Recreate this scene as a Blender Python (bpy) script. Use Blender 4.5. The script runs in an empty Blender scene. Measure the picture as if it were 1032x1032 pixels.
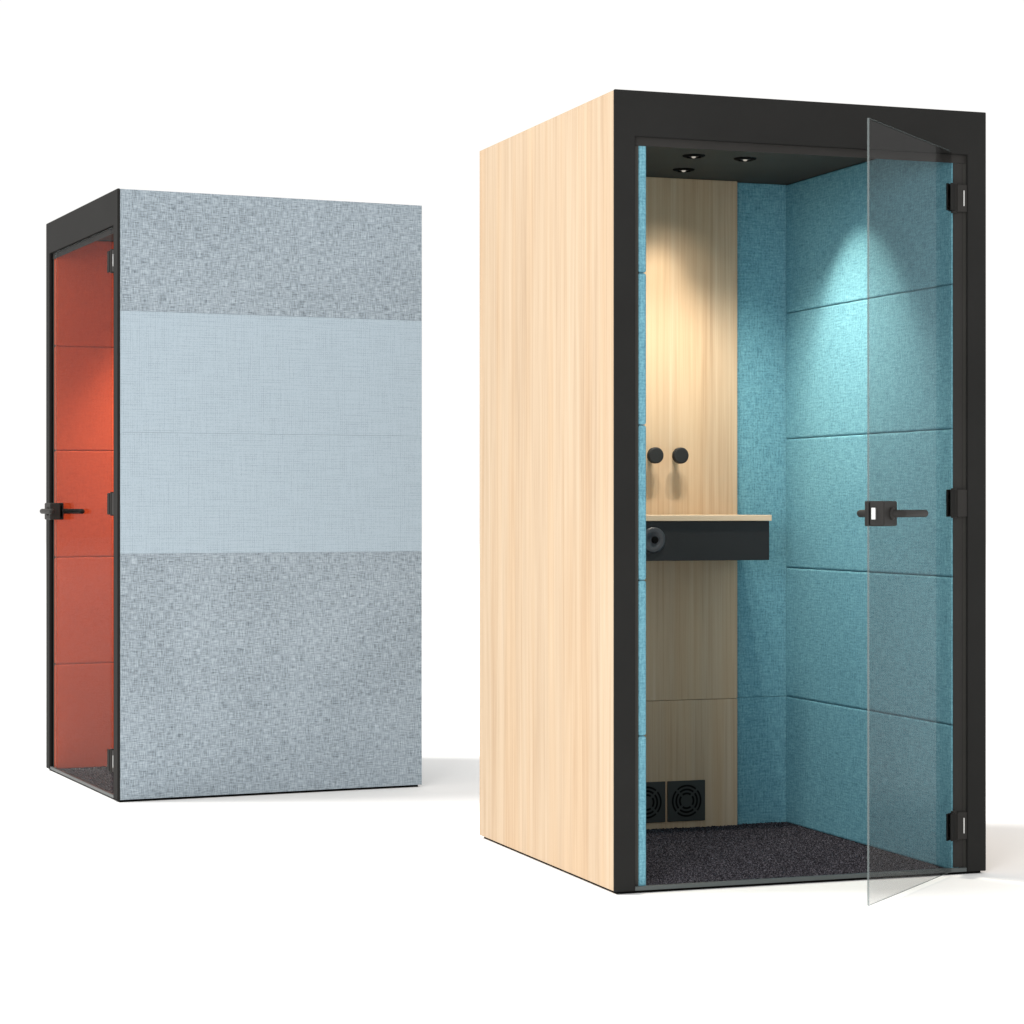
import bpy, bmesh, math, random
from mathutils import Vector, Matrix

random.seed(7)
sc = bpy.context.scene
COL = sc.collection
R = math.radians

# ------------------------------------------------------------------ helpers
def uv_metres(bm):
    """UV in metres, laid on each face from the axis it faces most."""
    uv = bm.loops.layers.uv.verify()
    for f in bm.faces:
        n = f.normal
        a = max(range(3), key=lambda i: abs(n[i]))
        for l in f.loops:
            c = l.vert.co
            l[uv].uv = ((c.y, c.z), (c.x, c.z), (c.x, c.y))[a]

def obj(name, bm, mat, parent=None, loc=(0, 0, 0), rotz=0.0, smooth=False):
    bm.normal_update()
    uv_metres(bm)
    me = bpy.data.meshes.new(name)
    bm.to_mesh(me)
    bm.free()
    for m in (mat if isinstance(mat, (list, tuple)) else [mat]):
        me.materials.append(m)
    if smooth:
        for p in me.polygons:
            p.use_smooth = True
    o = bpy.data.objects.new(name, me)
    COL.objects.link(o)
    o.location = loc
    o.rotation_euler = (0, 0, rotz)
    if parent:
        o.parent = parent
    return o

def box(bm, x0, x1, y0, y1, z0, z1, bev=0.0, seg=2):
    r = bmesh.ops.create_cube(bm, size=1.0)
    vs = r['verts']
    for v in vs:
        v.co = Vector(((x0 + x1) / 2 + v.co.x * (x1 - x0), (y0 + y1) / 2 + v.co.y * (y1 - y0), (z0 + z1) / 2 + v.co.z * (z1 - z0)))
    if bev > 0:
        es = list({e for v in vs for e in v.link_edges})
        bmesh.ops.bevel(bm, geom=es, offset=bev, segments=seg, affect='EDGES', profile=0.5)
    return bm

def newbox(*a, **k):
    return box(bmesh.new(), *a, **k)

def portal(xo, xi, z0, z_in, z_out, y0, y1, bev=0.0015):
    """inverted U, extruded in y: posts and lintel in one piece"""
    bm = bmesh.new()
    pts = [(-xo, z0), (-xi, z0), (-xi, z_in), (xi, z_in), (xi, z0), (xo, z0), (xo, z_out), (-xo, z_out)]
    a = [bm.verts.new((x, y0, z)) for x, z in pts]
    b = [bm.verts.new((x, y1, z)) for x, z in pts]
    # quads split so that nothing is concave
    def q(v):
        bm.faces.new((v[0], v[1], v[2], v[7]))
        bm.faces.new((v[2], v[3], v[6], v[7]))
        bm.faces.new((v[3], v[4], v[5], v[6]))
    q(a); q(b)
    n = len(pts)
    for i in range(n):
        bm.faces.new((a[i], a[(i + 1) % n], b[(i + 1) % n], b[i]))
    bmesh.ops.recalc_face_normals(bm, faces=bm.faces)
    if bev:
        es = [e for e in bm.edges if e.calc_face_angle(0) > 0.5]
        bmesh.ops.bevel(bm, geom=es, offset=bev, segments=2, affect='EDGES')
    return bm

def lathe(bm, prof, seg, mtx):
    """profile of (radius, height) turned round z, then moved by mtx; closed at the ends with r = 0"""
    rings = []
    for r, h in prof:
        if r < 1e-6:
            rings.append([bm.verts.new(mtx @ Vector((0, 0, h)))])
        else:
            rings.append([bm.verts.new(mtx @ Vector((r * math.cos(2 * math.pi * i / seg), r * math.sin(2 * math.pi * i / seg), h))) for i in range(seg)])
    for A, B in zip(rings, rings[1:]):
        for i in range(seg):
            j = (i + 1) % seg
            if len(A) == 1 and len(B) == 1:
                continue
            if len(A) == 1:
                bm.faces.new((A[0], B[i], B[j]))
            elif len(B) == 1:
                bm.faces.new((A[i], A[j], B[0]))
            else:
                bm.faces.new((A[i], A[j], B[j], B[i]))
    bmesh.ops.recalc_face_normals(bm, faces=bm.faces)
    return bm

def tube(bm, pts, r, seg=14):
    """round bar through the points, with rounded ends"""
    pts = [Vector(p) for p in pts]
    rings = []
    up = Vector((0, 0, 1))
    n = len(pts)
    def ring(c, t, rr):
        s = t.cross(up)
        if s.length < 1e-4:
            s = t.cross(Vector((1, 0, 0)))
        s.normalize()
        u = s.cross(t).normalized()
        return [bm.verts.new(c + (s * math.cos(2 * math.pi * i / seg) + u * math.sin(2 * math.pi * i / seg)) * rr) for i in range(seg)]
    t0 = (pts[1] - pts[0]).normalized()
    t1 = (pts[-1] - pts[-2]).normalized()
    for k in (80, 55, 30):
        rings.append(ring(pts[0] - t0 * r * math.sin(R(k)) + t0 * r, t0, r * math.cos(R(k))))
    for i, p in enumerate(pts):
        if i == 0:
            rings.append(ring(p + t0 * r, t0, r)); continue
        if i == n - 1:
            rings.append(ring(p - t1 * r, t1, r)); continue
        t = ((pts[i] - pts[i - 1]).normalized() + (pts[i + 1] - pts[i]).normalized()).normalized()
        rings.append(ring(p, t, r))
    for k in (30, 55, 80):
        rings.append(ring(pts[-1] - t1 * r + t1 * r * math.sin(R(k)), t1, r * math.cos(R(k))))
    for A, B in zip(rings, rings[1:]):
        for i in range(seg):
            j = (i + 1) % seg
            bm.faces.new((A[i], A[j], B[j], B[i]))
    bm.faces.new(rings[0]); bm.faces.new(rings[-1])
    bmesh.ops.recalc_face_normals(bm, faces=bm.faces)
    return bm

# ------------------------------------------------------------------ materials
class NT:
    def __init__(s, name):
        s.m = bpy.data.materials.new(name)
        s.m.use_nodes = True
        s.t = s.m.node_tree
        s.t.nodes.clear()
        s.out = s.n('ShaderNodeOutputMaterial')
    def n(s, typ, **kw):
        nd = s.t.nodes.new(typ)
        for k, v in kw.items():
            if k in nd.inputs:
                nd.inputs[k].default_value = v
            else:
                setattr(nd, k, v)
        return nd
    def l(s, a, b):
        s.t.links.new(a, b)
    def math(s, op, a, b=None, c=None, clamp=False):
        nd = s.t.nodes.new('ShaderNodeMath')
        nd.operation = op
        nd.use_clamp = clamp
        for i, v in enumerate((a, b, c)):
            if v is None: continue
            if isinstance(v, (int, float)): nd.inputs[i].default_value = v
            else: s.l(v, nd.inputs[i])
        return nd.outputs[0]
    def uv(s):
        """UV in metres, pushed along by a random amount per object"""
        tc = s.n('ShaderNodeTexCoord')
        oi = s.n('ShaderNodeObjectInfo')
        cx = s.n('ShaderNodeCombineXYZ')
        s.l(s.math('MULTIPLY', oi.outputs['Random'], 7.31), cx.inputs[0])
        s.l(s.math('MULTIPLY', oi.outputs['Random'], 13.7), cx.inputs[1])
        ad = s.n('ShaderNodeVectorMath', operation='ADD')
        s.l(tc.outputs['UV'], ad.inputs[0]); s.l(cx.outputs[0], ad.inputs[1])
        return ad.outputs[0]
    def scaled(s, vec, sx, sy):
        mp = s.n('ShaderNodeVectorMath', operation='MULTIPLY')
        s.l(vec, mp.inputs[0]); mp.inputs[1].default_value = (sx, sy, 1)
        return mp.outputs[0]
    def noise(s, vec, scale=1.0, detail=2.0, rough=0.5, dist=0.0):
        nd = s.n('ShaderNodeTexNoise', noise_dimensions='2D')
        s.l(vec, nd.inputs['Vector'])
        nd.inputs['Scale'].default_value = scale
        nd.inputs['Detail'].default_value = detail
        nd.inputs['Roughness'].default_value = rough
        nd.inputs['Distortion'].default_value = dist
        return nd.outputs['Fac']
    def ramp(s, fac, stops):
        nd = s.n('ShaderNodeValToRGB')
        el = nd.color_ramp.elements
        while len(el) < len(stops): el.new(0.5)
        for e, (p, c) in zip(el, stops):
            e.position = p; e.color = (*c, 1)
        s.l(fac, nd.inputs[0])
        return nd.outputs[0]
    def rng(s, fac, a, b, c=0.0, d=1.0):
        nd = s.n('ShaderNodeMapRange')
        s.l(fac, nd.inputs[0])
        for i, v in enumerate((a, b, c, d)): nd.inputs[i + 1].default_value = v
        return nd.outputs[0]
    def principled(s, color, rough=0.8, spec=0.3, metal=0.0, height=None, bump=0.1, dist=0.002, sheen=0.0):
        b = s.n('ShaderNodeBsdfPrincipled')
        if isinstance(color, tuple): b.inputs['Base Color'].default_value = (*color, 1)
        else: s.l(color, b.inputs['Base Color'])
        if isinstance(rough, (int, float)): b.inputs['Roughness'].default_value = rough
        else: s.l(rough, b.inputs['Roughness'])
        b.inputs['Specular IOR Level'].default_value = spec
        b.inputs['Metallic'].default_value = metal
        b.inputs['Sheen Weight'].default_value = sheen
        if height is not None:
            bp = s.n('ShaderNodeBump')
            bp.inputs['Strength'].default_value = bump
            bp.inputs['Distance'].default_value = dist
            s.l(height, bp.inputs['Height'])
            s.l(bp.outputs[0], b.inputs['Normal'])
        s.l(b.outputs[0], s.out.inputs[0])
        return s.m

def fabric(name, dark, mid, light, pitch=0.0055, contrast=1.0, streak=1.0, aspect=0.12, mottle=0.0):
    """woven cloth: warp and weft threads crossing, each thread of a slightly different shade along its length"""
    t = NT(name)
    uv = t.uv()
    f = 1.0 / pitch
    h = t.noise(t.scaled(uv, f * aspect, f), 1.0, 3.0, 0.6)          # weft: long in u
    v = t.noise(t.scaled(uv, f, f * aspect), 1.0, 3.0, 0.6)          # warp: long in v
    sp = t.noise(t.scaled(uv, f * 0.75, f * 0.75), 1.0, 2.0, 0.6)
    big = t.noise(uv, 3.0, 3.0)
    s = t.math('ADD', t.math('MULTIPLY', t.math('ADD', h, v), 0.5 * streak), t.math('MULTIPLY', sp, 1.0 - 0.5 * streak))
    s = t.math('DIVIDE', s, 1.0 + 0.5 * streak)
    s = t.math('ADD', t.math('MULTIPLY', t.math('SUBTRACT', s, 0.5), 2.6 * contrast), 0.5)
    s = t.math('ADD', s, t.math('MULTIPLY', t.math('SUBTRACT', big, 0.5), 0.25), clamp=True)
    if mottle:
        m1 = t.noise(t.scaled(uv, 22, 70), 1.0, 2.0)
        m2 = t.noise(t.scaled(uv, 70, 22), 1.0, 2.0)
        s = t.math('ADD', s, t.math('MULTIPLY', t.math('SUBTRACT', t.math('ADD', m1, m2), 1.0), mottle), clamp=True)
    c = t.ramp(s, [(0.08, dark), (0.5, mid), (0.92, light)])
    return t.principled(c, 0.95, 0.12, height=s, bump=0.22, dist=0.002, sheen=0.0)

def mesh_cloth(name, base, hole, pitch=0.0085):
    """flat open-weave cloth: pale ground with a fine grid of darker pin holes"""
    t = NT(name)
    uv = t.uv()
    sx = t.n('ShaderNodeSeparateXYZ'); t.l(uv, sx.inputs[0])
    k = 2 * math.pi / pitch
    a = t.math('COSINE', t.math('MULTIPLY', sx.outputs[0], k))
    b = t.math('COSINE', t.math('MULTIPLY', sx.outputs[1], k))
    ln = t.math('MAXIMUM', a, b)
    fine = t.noise(t.scaled(uv, 160, 160), 1.0, 2.0)
    thr_h = t.noise(t.scaled(uv, 9, 170), 1.0, 1.0)
    thr_v = t.noise(t.scaled(uv, 170, 9), 1.0, 1.0)
    amount = t.rng(t.math('ADD', thr_h, thr_v), 0.7, 1.3, 0.0, 1.0)
    g = t.math('MULTIPLY', t.rng(ln, 0.3, 1.0, 0.0, 0.55), amount, clamp=True)
    g = t.math('ADD', g, t.math('MULTIPLY', t.math('SUBTRACT', fine, 0.5), 0.7), clamp=True)
    c = t.ramp(g, [(0.0, base), (1.0, hole)])
    return t.principled(c, 0.95, 0.12, height=g, bump=-0.15, dist=0.001)

def wood(name, tint=(1, 1, 1), along='v'):
    t = NT(name)
    uv = t.uv()
    def sc_(a, b): return t.scaled(uv, a, b) if along == 'v' else t.scaled(uv, b, a)
    n1 = t.noise(sc_(13, 0.45), 1.0, 3.0, 0.55, 0.3)
    n2 = t.noise(sc_(48, 0.9), 1.0, 4.0, 0.68, 0.15)
    n3 = t.noise(sc_(210, 2.4), 1.0, 2.0, 0.6)
    n4 = t.noise(sc_(90, 1.2), 1.0, 1.0, 0.5)
    s = t.math('ADD', t.math('MULTIPLY', n1, 0.36), t.math('ADD', t.math('MULTIPLY', n2, 0.44), t.math('MULTIPLY', n3, 0.20)))
    s = t.math('ADD', t.math('MULTIPLY', t.math('SUBTRACT', s, 0.5), 2.9), 0.48, clamp=True)
    T = lambda c: tuple(a * b for a, b in zip(c, tint))
    c = t.ramp(s, [(0.0, T((0.43, 0.305, 0.195))), (0.35, T((0.515, 0.385, 0.260))), (0.65, T((0.555, 0.43, 0.30))), (1.0, T((0.60, 0.475, 0.345)))])
    # thin darker pores
    pore = t.rng(n4, 0.62, 0.74, 0.0, 0.20)
    mx = t.n('ShaderNodeMix', data_type='RGBA')
    t.l(pore, mx.inputs[0]); t.l(c, mx.inputs[6]); mx.inputs[7].default_value = (*T((0.30, 0.19, 0.11)), 1)
    # wide warm and pinkish bands
    band = t.noise(sc_(8, 0.3), 1.0, 2.0)
    mx2 = t.n('ShaderNodeMix', data_type='RGBA', blend_type='MULTIPLY')
    t.l(t.rng(band, 0.45, 0.62), mx2.inputs[0]); t.l(mx.outputs[2], mx2.inputs[6]); mx2.inputs[7].default_value = (1.0, 0.955, 0.90, 1)
    return t.principled(mx2.outputs[2], 0.55, 0.25, height=n3, bump=0.08, dist=0.001)

def coated(name, col, rough=0.45, spec=0.35):
    """powder coated metal with a faint grain"""
    t = NT(name)
    tc = t.n('ShaderNodeTexCoord')
    nz = t.n('ShaderNodeTexNoise'); nz.inputs['Scale'].default_value = 900; nz.inputs['Detail'].default_value = 2
    t.l(tc.outputs['Object'], nz.inputs['Vector'])
    n2 = t.n('ShaderNodeTexNoise'); n2.inputs['Scale'].default_value = 4; n2.inputs['Detail'].default_value = 3
    t.l(tc.outputs['Object'], n2.inputs['Vector'])
    c = t.ramp(n2.outputs['Fac'], [(0.3, tuple(a * 0.93 for a in col)), (0.7, tuple(a * 1.07 for a in col))])
    return t.principled(c, rough, spec, height=nz.outputs['Fac'], bump=0.06, dist=0.0005)

def glass_mat(name, tint, spec):
    t = NT(name)
    tr = t.n('ShaderNodeBsdfTransparent'); tr.inputs[0].default_value = (*tint, 1)
    gl = t.n('ShaderNodeBsdfGlossy'); gl.inputs['Roughness'].default_value = 0.02; gl.inputs[0].default_value = (0.92, 0.92, 0.92, 1)
    fr = t.n('ShaderNodeFresnel'); fr.inputs['IOR'].default_value = 1.45
    f = t.math('MULTIPLY', fr.outputs[0], spec)
    mx = t.n('ShaderNodeMixShader')
    t.l(f, mx.inputs[0]); t.l(tr.outputs[0], mx.inputs[1]); t.l(gl.outputs[0], mx.inputs[2])
    t.l(mx.outputs[0], t.out.inputs[0])
    return t.m

M = {}
M['wood'] = wood('light_ash_wood', (.82, .81, .80))
M['wood_desk'] = wood('light_ash_wood_desk', along='u')
M['black'] = coated('black_powder_coat', (0.0160, 0.0158, 0.0152), 0.65, 0.05)
M['black_soft'] = coated('black_board', (0.041, 0.040, 0.036), 0.8, 0.15)
M['desk_black'] = coated('black_laminate', (0.016, 0.017, 0.018), 0.6, 0.2)
M['socket'] = coated('dark_grey_plastic', (0.035, 0.037, 0.042), 0.4, 0.4)
M['slot'] = coated('slot_black', (0.003, 0.003, 0.003), 0.9, 0.05)
M['fanplate'] = coated('charcoal_plastic', (0.030, 0.033, 0.031), 0.55, 0.3)
M['profile'] = coated('bronze_black_profile', (0.024, 0.0228, 0.0215), 0.55, 0.08)
M['sill'] = coated('grey_aluminium', (0.065, 0.075, 0.075), 0.45, 0.3)
M['steel'] = NT('brushed_steel').principled((0.56, 0.56, 0.55), 0.35, 0.5, metal=0.6)
M['teal'] = fabric('teal_wool', (0.074, 0.190, 0.243), (0.116, 0.274, 0.336), (0.162, 0.357, 0.422), 0.0050, 1.25)
M['orange'] = fabric('orange_wool', (0.45, 0.060, 0.020), (0.565, 0.084, 0.029), (0.66, 0.112, 0.042), 0.0055, 0.7)
M['melange'] = fabric('blue_grey_melange', (0.122, 0.148, 0.172), (0.262, 0.313, 0.352), (0.385, 0.445, 0.500), 0.0029, 1.12, 1.75, 0.085, 0.05)
M['pale'] = mesh_cloth('pale_blue_grey_cloth', (0.345, 0.420, 0.478), (0.195, 0.243, 0.283))
M['glass'] = glass_mat('tinted_glass', (0.81, 0.81, 0.81), 0.05)
t = NT('glass_edge')
tr = t.n('ShaderNodeBsdfTransparent'); tr.inputs[0].default_value = (.85, .90, .90, 1)
df = t.n('ShaderNodeBsdfDiffuse'); df.inputs[0].default_value = (0.13, 0.15, 0.15, 1)
mx = t.n('ShaderNodeMixShader'); mx.inputs[0].default_value = 0.65
t.l(tr.outputs[0], mx.inputs[1]); t.l(df.outputs[0], mx.inputs[2]); t.l(mx.outputs[0], t.out.inputs[0])
M['glass_edge'] = t.m

t = NT('dark_carpet')
tc = t.n('ShaderNodeTexCoord')
nz = t.n('ShaderNodeTexNoise'); nz.inputs['Scale'].default_value = 260; nz.inputs['Detail'].default_value = 2
t.l(tc.outputs['Object'], nz.inputs['Vector'])
M['carpet'] = t.principled(t.ramp(nz.outputs['Fac'], [(0.33, (0.0055, 0.005, 0.0065)), (0.5, (0.027, 0.025, 0.031)), (0.68, (0.12, 0.112, 0.130))]), 0.95, 0.05)

t = NT('lamp_glow')
em = t.n('ShaderNodeEmission'); em.inputs[0].default_value = (1.0, 0.93, 0.80, 1); em.inputs[1].default_value = 0.45
t.l(em.outputs[0], t.out.inputs[0]); M['glow'] = t.m

t = NT('white_studio_floor')
tc = t.n('ShaderNodeTexCoord')
nz = t.n('ShaderNodeTexNoise'); nz.inputs['Scale'].default_value = 1.5
t.l(tc.outputs['Object'], nz.inputs['Vector'])
M['floor'] = t.principled(t.ramp(nz.outputs['Fac'], [(0.3, (0.915, 0.912, 0.905)), (0.7, (0.925, 0.922, 0.915))]), 0.9, 0.0)

# ------------------------------------------------------------------ setting
fl = bmesh.new()
bmesh.ops.create_grid(fl, x_segments=1, y_segments=1, size=60)
fo = obj('floor', fl, M['floor'], loc=(0, 8, 0))
fo['kind'] = 'structure'

# ------------------------------------------------------------------ the booth
W, D, H = 1.1813, 1.1986, 2.25
HX, HY = W / 2, D / 2
XI = 0.487                      # inner face of the side padding
YI = 0.540                      # inner face of the back padding
ZF, ZC = 0.0105, 2.181           # carpet top, ceiling underside
ROWS = [ZF, .440, .8775, 1.3145, 1.7425, ZC]

def make_lever(side, length=0.20):
    """neck out of the lock case, then a bar along the glass; side = -1 outside, +1 inside (door frame of reference)"""
    bm = bmesh.new()
    o = (0.058 if side < 0 else 0.036) * side
    p = [(0.0, (0.018 if side < 0 else -.006) * side, 0), (0.0, o - 0.022 * side, 0)]
    for k in (20, 45, 70):
        p.append((0.022 - 0.022 * math.cos(R(k)), o - 0.022 * side + 0.022 * side * math.sin(R(k)), 0))
    p += [(0.022, o, 0), (length, o, 0)]
    tube(bm, p, 0.0105)
    lathe(bm, [(0, 0), (0.017, 0), (0.017, 0.005), (0.012, 0.008), (0, 0.008)], 24, Matrix.Translation((0, (0.031 if side < 0 else -.005) * side, 0)) @ Matrix.Rotation(R(-90) * side, 4, 'X'))
    return bm

def make_booth(loc, rotz, label, cloth, ext, door_angle, door_len, pivot):
    root = bpy.data.objects.new('phone_booth', None)
    COL.objects.link(root)
    root.location = loc; root.rotation_euler = (0, 0, rotz)
    root['label'] = label; root['category'] = 'phone booth'; root['group'] = 'office phone booths'

    # base, roof and the dark carcass behind the linings
    obj('plinth', newbox(-HX + .012, HX - .012, -HY + .012, HY - .012, 0.0, 0.0075), M['slot'], root)
    obj('floor_slab', newbox(-.5115, .5115, -.5825, .577, .0078, .0084), M['black_soft'], root)
    obj('roof', newbox(-.5695, .5695, -.5825, .577, 2.20, 2.246, .001), M['black_soft'], root)
    obj('ceiling', newbox(-.5115, .5115, -.5832, .577, ZC, 2.198), M['black_soft'], root)
    for s in (-1, 1):
        a, b = sorted((s * .5125, s * .5695))
        obj('wall_core', newbox(a, b, -.5830, .577, .008, 2.198), M['black_soft'], root)

    # outside cladding
    zr = [0.009] + [H - (H - .0) * .2 * k * .9915 for k in (3, 2, 1)] + [H]
    for s in (-1, 1):
        a, b = sorted((s * .571, s * HX))
        if ext == 'wood':
            obj('side_panel', newbox(a, b, -.589, .599, .009, H, .0015), M['wood'], root)
        else:
            for k in range(4):
                pan = obj('fabric_panel', newbox(a, b, -.589, .599, zr[k] + .0002, zr[k + 1] - .0002, .0006), M['pale' if k in (1, 2) else 'melange'], root)
                pan['label'] = 'pale blue grey plain cloth panel' if k in (1, 2) else 'mottled blue grey melange cloth panel'
    obj('back_panel', newbox(-.5695, .5695, .5785, .599, .009, 2.2485, .0015), M['wood'] if ext == 'wood' else M['melange'], root)

    # black front portal, the recessed door frame and the sill
    obj('front_frame', portal(HX, .5285, .0075, 2.1225, H + .001, -HY, -.5895), M['black'], root)
    bm = newbox(-.5275, .5275, -.5866, -.5836, 2.0985, 2.183, .0006)
    box(bm, .4875, .5210, -.5866, -.5836, .0205, 2.0980, .0006)
    obj('door_frame', bm, M['profile'], root)
    obj('threshold', newbox(-.5275, .5275, -.597, -.5838, .0078, .0195, .001), M['sill'], root)

    # padded linings, five rows on each wall
    for k in range(5):
        z0, z1 = ROWS[k] + (.0 if k == 0 else .0004), ROWS[k + 1] - (.001 if k == 4 else .0004)
        for s in (-1, 1):
            a, b = sorted((s * XI, s * .512))
            obj('acoustic_panel', newbox(a, b, -.583, YI - .0005, z0, z1, .0068, 3), cloth, root)
        if k < 2:
            obj('acoustic_panel', newbox(-.5115, .5115, YI, .5765, z0, (z1, ZC - .001)[k], .0012, 2), cloth, root)

    # wooden board on the back wall
    obj('wall_board', newbox(-.2965, .2965, .515, .5395, ZF + .001, .4385, .0012), M['wood'], root)
    obj('wall_board', newbox(-.2965, .2965, .515, .5395, .4397, ZC - .001, .0012), M['wood'], root)

    # carpet with an uneven pile
    bm = bmesh.new()
    n = 230
    bmesh.ops.create_grid(bm, x_segments=n, y_segments=n, size=0.5)
    for v in bm.verts:
        e = max(abs(v.co.x), abs(v.co.y)) > .499
        v.co = Vector((v.co.x * 2 * XI * .9995 + random.uniform(-.001, .001) * (not e), -.022 + v.co.y * 1.122 + random.uniform(-.001, .001) * (not e),
                       .0084 if e else .0090 + random.random() ** 1.5 * .0070))
    obj('carpet', bm, M['carpet'], root)

    # desk: black box, wooden top, round socket
    dk = obj('desk', newbox(-.292, .292, .2565, .5145, .9105, 1.0378, .0015), M['desk_black'], root)
    obj('desk_top', newbox(-.2975, .2975, .2495, .5145, 1.0385, 1.0575, .0015), M['wood_desk'], dk)
    bm = bmesh.new()
    mt = Matrix.Translation((-.117, .2565, .978)) @ Matrix.Rotation(R(90), 4, 'X')
    lathe(bm, [(0, .0005), (.019, .0005), (.021, .003), (.030, .0045), (.036, .0048), (.040, .003), (.0415, 0), (.0415, -.004), (0, -.004)], 48, mt)
    so = obj('power_socket', bm, M['socket'], dk, smooth=True)
    bm = bmesh.new()
    lathe(bm, [(0, .006), (.0095, .006), (.011, .005), (.011, .0), (0, .0)], 32, mt @ Matrix.Translation((.004, 0, 0)))
    obj('socket_insert', bm, M['slot'], dk)

    # coat hooks: a round head on a short stem
    for x in (-.0225, .0675):
        bm = bmesh.new()
        lathe(bm, [(0, 0), (.010, 0), (.010, .028), (.012, .034), (.0245, .038), (.027, .0405), (.027, .054), (.0255, .0565), (.022, .0575), (0, .0575)], 40,
              Matrix.Translation((x, .515, 1.2540)) @ Matrix.Rotation(R(90), 4, 'X'))
        o = obj('coat_hook', bm, M['desk_black'], root, smooth=True)
        for p in o.data.polygons: p.use_smooth = p.area < 2e-5
    # fan grilles low on the board
    for x in (-.0365, .1075):
        bm = bmesh.new()
        box(bm, x - .0680, x + .0680, .508, .5148, .0350, .1700, .002)
        for f in bm.faces: f.material_index = 0
        cz = .103
        for r0, r1 in ((.0475, .0535), (.0345, .041), (.0215, .028)):
            for q in range(4):
                a0, a1 = R(45 + 90 * q) + .0035 / r0, R(135 + 90 * q) - .0035 / r0
                m = 12
                vi, vo = [], []
                for i in range(m + 1):
                    a = a0 + (a1 - a0) * i / m
                    vi.append(bm.verts.new((x + r0 * math.cos(a), .5074, cz + r0 * math.sin(a))))
                    vo.append(bm.verts.new((x + r1 * math.cos(a), .5074, cz + r1 * math.sin(a))))
                for i in range(m):
                    f = bm.faces.new((vi[i], vi[i + 1], vo[i + 1], vo[i])); f.material_index = 1
        obj('fan_grille', bm, [M['fanplate'], M['slot']], root)

    # three adjustable downlights
    for x, y, dx, dy, tilt, spread, power, blend, spill in ((-.073, .036, -1, -.16, 33, 66, 1.0, .55, 42), (.017, .323, -.25, 1, 13, 62, .75, .85, 7), (.105, .040, 1, -.16, 33, 66, 1.0, .55, 42)):
        bm = bmesh.new()
        lathe(bm, [(.0225, -.0055), (.024, -.0065), (.034, -.003), (.036, -.0002), (.021, -.0002), (.0225, -.0055)], 40, Matrix.Translation((x, y, ZC)))
        dl = obj('downlight', bm, M['slot'], root, smooth=True)
        bm = bmesh.new()
        lathe(bm, [(0, -.0035), (.0205, -.0025)], 24, Matrix.Translation((x, y, ZC)))
        obj('reflector', bm, M['socket'], dl)
        bm = bmesh.new()
        lathe(bm, [(0, -.009), (.005, -.0075), (.0075, -.004)], 20, Matrix.Translation((x, y, ZC)))
        obj('lamp_lens', bm, M['glow'], dl, smooth=True)
        ld = bpy.data.lights.new('downlight_beam', 'SPOT')
        ld.energy = SPOT_W * power; ld.color = (1.0, 0.90, 0.74); ld.spot_size = R(spread); ld.spot_blend = blend; ld.shadow_soft_size = 0.03
        lo = bpy.data.objects.new('downlight_beam', ld)
        COL.objects.link(lo)
        lo.parent = dl
        lo.location = (x, y, ZC - .020)
        ls = bpy.data.lights.new('downlight_spill', 'SPOT')
        ls.energy = spill; ls.color = (1.0, 0.92, 0.79); ls.spot_size = R(116); ls.spot_blend = 0.7; ls.shadow_soft_size = 0.018 if dx > .5 else 0.06
        lso = bpy.data.objects.new('downlight_spill', ls)
        COL.objects.link(lso)
        lso.parent = dl
        lso.location = (x, y, ZC - .022)
        d = Vector((dx * math.sin(R(tilt)), dy * math.sin(R(tilt)), -math.cos(R(tilt))))
        lo.rotation_euler = d.to_track_quat('-Z', 'Y').to_euler()

    # glass door; door frame of reference: pivot at origin, glass runs to -x, outside is -y
    g0, g1 = (-.030 if door_angle > .2 else -.010), -door_len
    bm = newbox(g1, g0, -.003, .003, .013, (2.1285 if door_angle > .2 else 2.118))
    bm.normal_update()
    for f in bm.faces:
        f.material_index = 0 if abs(f.normal.y) > .5 or f.normal.x > .5 else 1
    door = obj('door', bm, [M['glass'], M['glass_edge']], root, loc=(pivot[0], pivot[1], 0), rotz=door_angle)
    door['label'] = 'tinted frameless glass door standing open' if door_angle > .2 else 'tinted frameless glass door, shut'
    zl = 1.066
    bm = bmesh.new()
    for a, b in ((-.046, -.0035), (.0035, .010)):
        box(bm, g1 - .004, g1 + .100, a, b, zl - .034, zl + .034, .005, 3)
    box(bm, g1 - .0062, g1 - .0006, -.0035, .0035, zl - .032, zl + .032)
    obj('lock_case', bm, M['profile'], door)
    obj('latch_bolt', newbox(g1 - .0110, g1 - .0035, -.024, -.012, zl - .016, zl + .016, .002), M['steel'], door)
    for s in (-1, 1):
        o = obj('lever_handle', make_lever(s), M['profile'], door, loc=(g1 + .055, .014 * s, zl), smooth=True)
    for zc in (1.994, 1.095, .144):
        bm = bmesh.new()
        for a, b in ((-.0095, -.0035), (.0035, .0095)):
            box(bm, -.043, -.010, a, b, zc - .040, zc + .040, .002)
        obj('hinge_clamp', bm, M['black'], door)
        bm = bmesh.new()
        lathe(bm, [(0, -.044), (.0085, -.044), (.0085, .044), (0, .044)], 20, Matrix.Translation((0, 0, zc)))
        hp = obj('hinge_barrel', bm, M['profile'], door)
        # fixed half of the hinge on the frame
        bm = newbox(pivot[0] + .0095, .5282, pivot[1] - .0045, pivot[1] + .0050, zc - .040, zc + .040, .001)
        hg = obj('hinge_plate', bm, M['profile'], root)
        if zc != 1.095:
            obj('hinge_pin', newbox(pivot[0] + .0290, pivot[0] + .0330, pivot[1] - .0065, pivot[1] - .0047, zc - .023, zc + .023, .001), M['steel'], hg)
    return root

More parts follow.
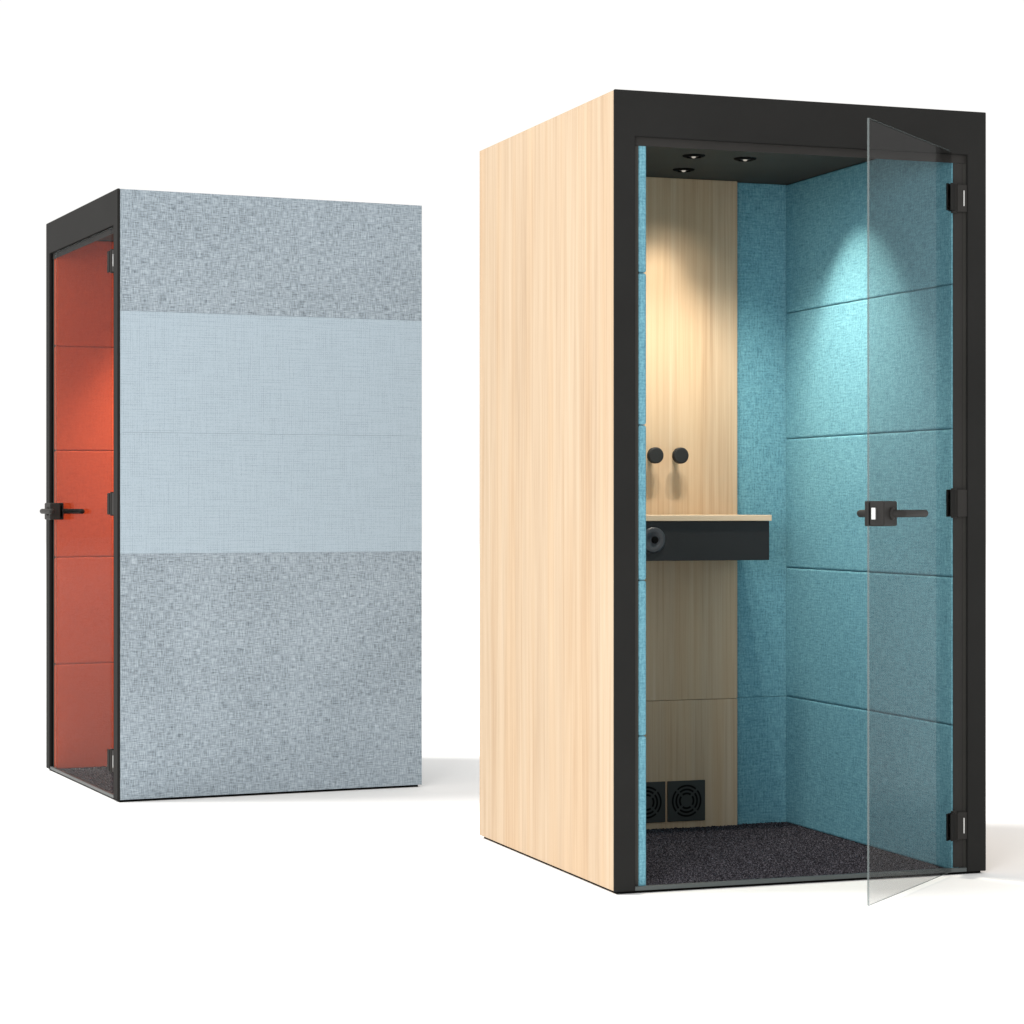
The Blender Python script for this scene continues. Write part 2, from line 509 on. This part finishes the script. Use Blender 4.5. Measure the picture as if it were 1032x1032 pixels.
SPOT_W = 24.0
make_booth((0.64799, 7.28648, 0), 0.3342, 'phone booth with light wood side, teal padded inside and open glass door', M['teal'], 'wood', R(41.4), .702, (.4865, -.592))
make_booth((-1.13518, 9.34353, 0), 0.4156 - math.pi / 2, 'phone booth with blue grey fabric side, orange padded inside and shut glass door', M['orange'], 'fabric', 0.0, .930, (.490, -.5930))

# ------------------------------------------------------------------ light
wd = bpy.data.worlds.new('World')
sc.world = wd
wd.use_nodes = True
bg = wd.node_tree.nodes['Background']
bg.inputs[0].default_value = (1.0, 0.99, 0.975, 1)
bg.inputs[1].default_value = 1.03

def area(name, loc, target, size, energy, col=(1, 1, 1)):
    ld = bpy.data.lights.new(name, 'AREA')
    ld.shape = 'DISK'; ld.size = size; ld.energy = energy; ld.color = col
    o = bpy.data.objects.new(name, ld)
    COL.objects.link(o)
    o.location = loc
    o.rotation_euler = (Vector(target) - Vector(loc)).to_track_quat('-Z', 'Y').to_euler()
    return o
area('key_softbox', (-39.5, 9.4, 46.2), (-.3, 7.8, .8), 19.0, 33500, (1.0, 0.985, 0.96))
area('front_fill', (-2.7, -2.0, 2.0), (0.3, 7.6, 1.0), 3.0, 460, (0.97, 0.985, 1.0))  # unseen fill lamp, added to brighten the booth interiors from the front

# ------------------------------------------------------------------ camera
cd = bpy.data.cameras.new('camera')
cam = bpy.data.objects.new('camera', cd)
COL.objects.link(cam)
cam.location = (0, 0, 1.0847)
cam.rotation_euler = (R(90), 0, 0)
cd.sensor_width = 36
cd.lens = 2355.47 / 1032 * 36
cd.shift_y = -5.4 / 1032
cd.clip_start = 0.05
cd.clip_end = 2000
sc.camera = cam

sc.view_settings.view_transform = 'Standard'
sc.view_settings.look = 'None'
sc.view_settings.gamma = 1
sc.view_settings.exposure = 0
sc.view_settings.use_curve_mapping = False
sc.cycles.use_denoising = True
sc.cycles.use_adaptive_sampling = False
sc.cycles.max_bounces = 10
sc.cycles.transparent_max_bounces = 16
sc.cycles.caustics_reflective = False
sc.cycles.caustics_refractive = False
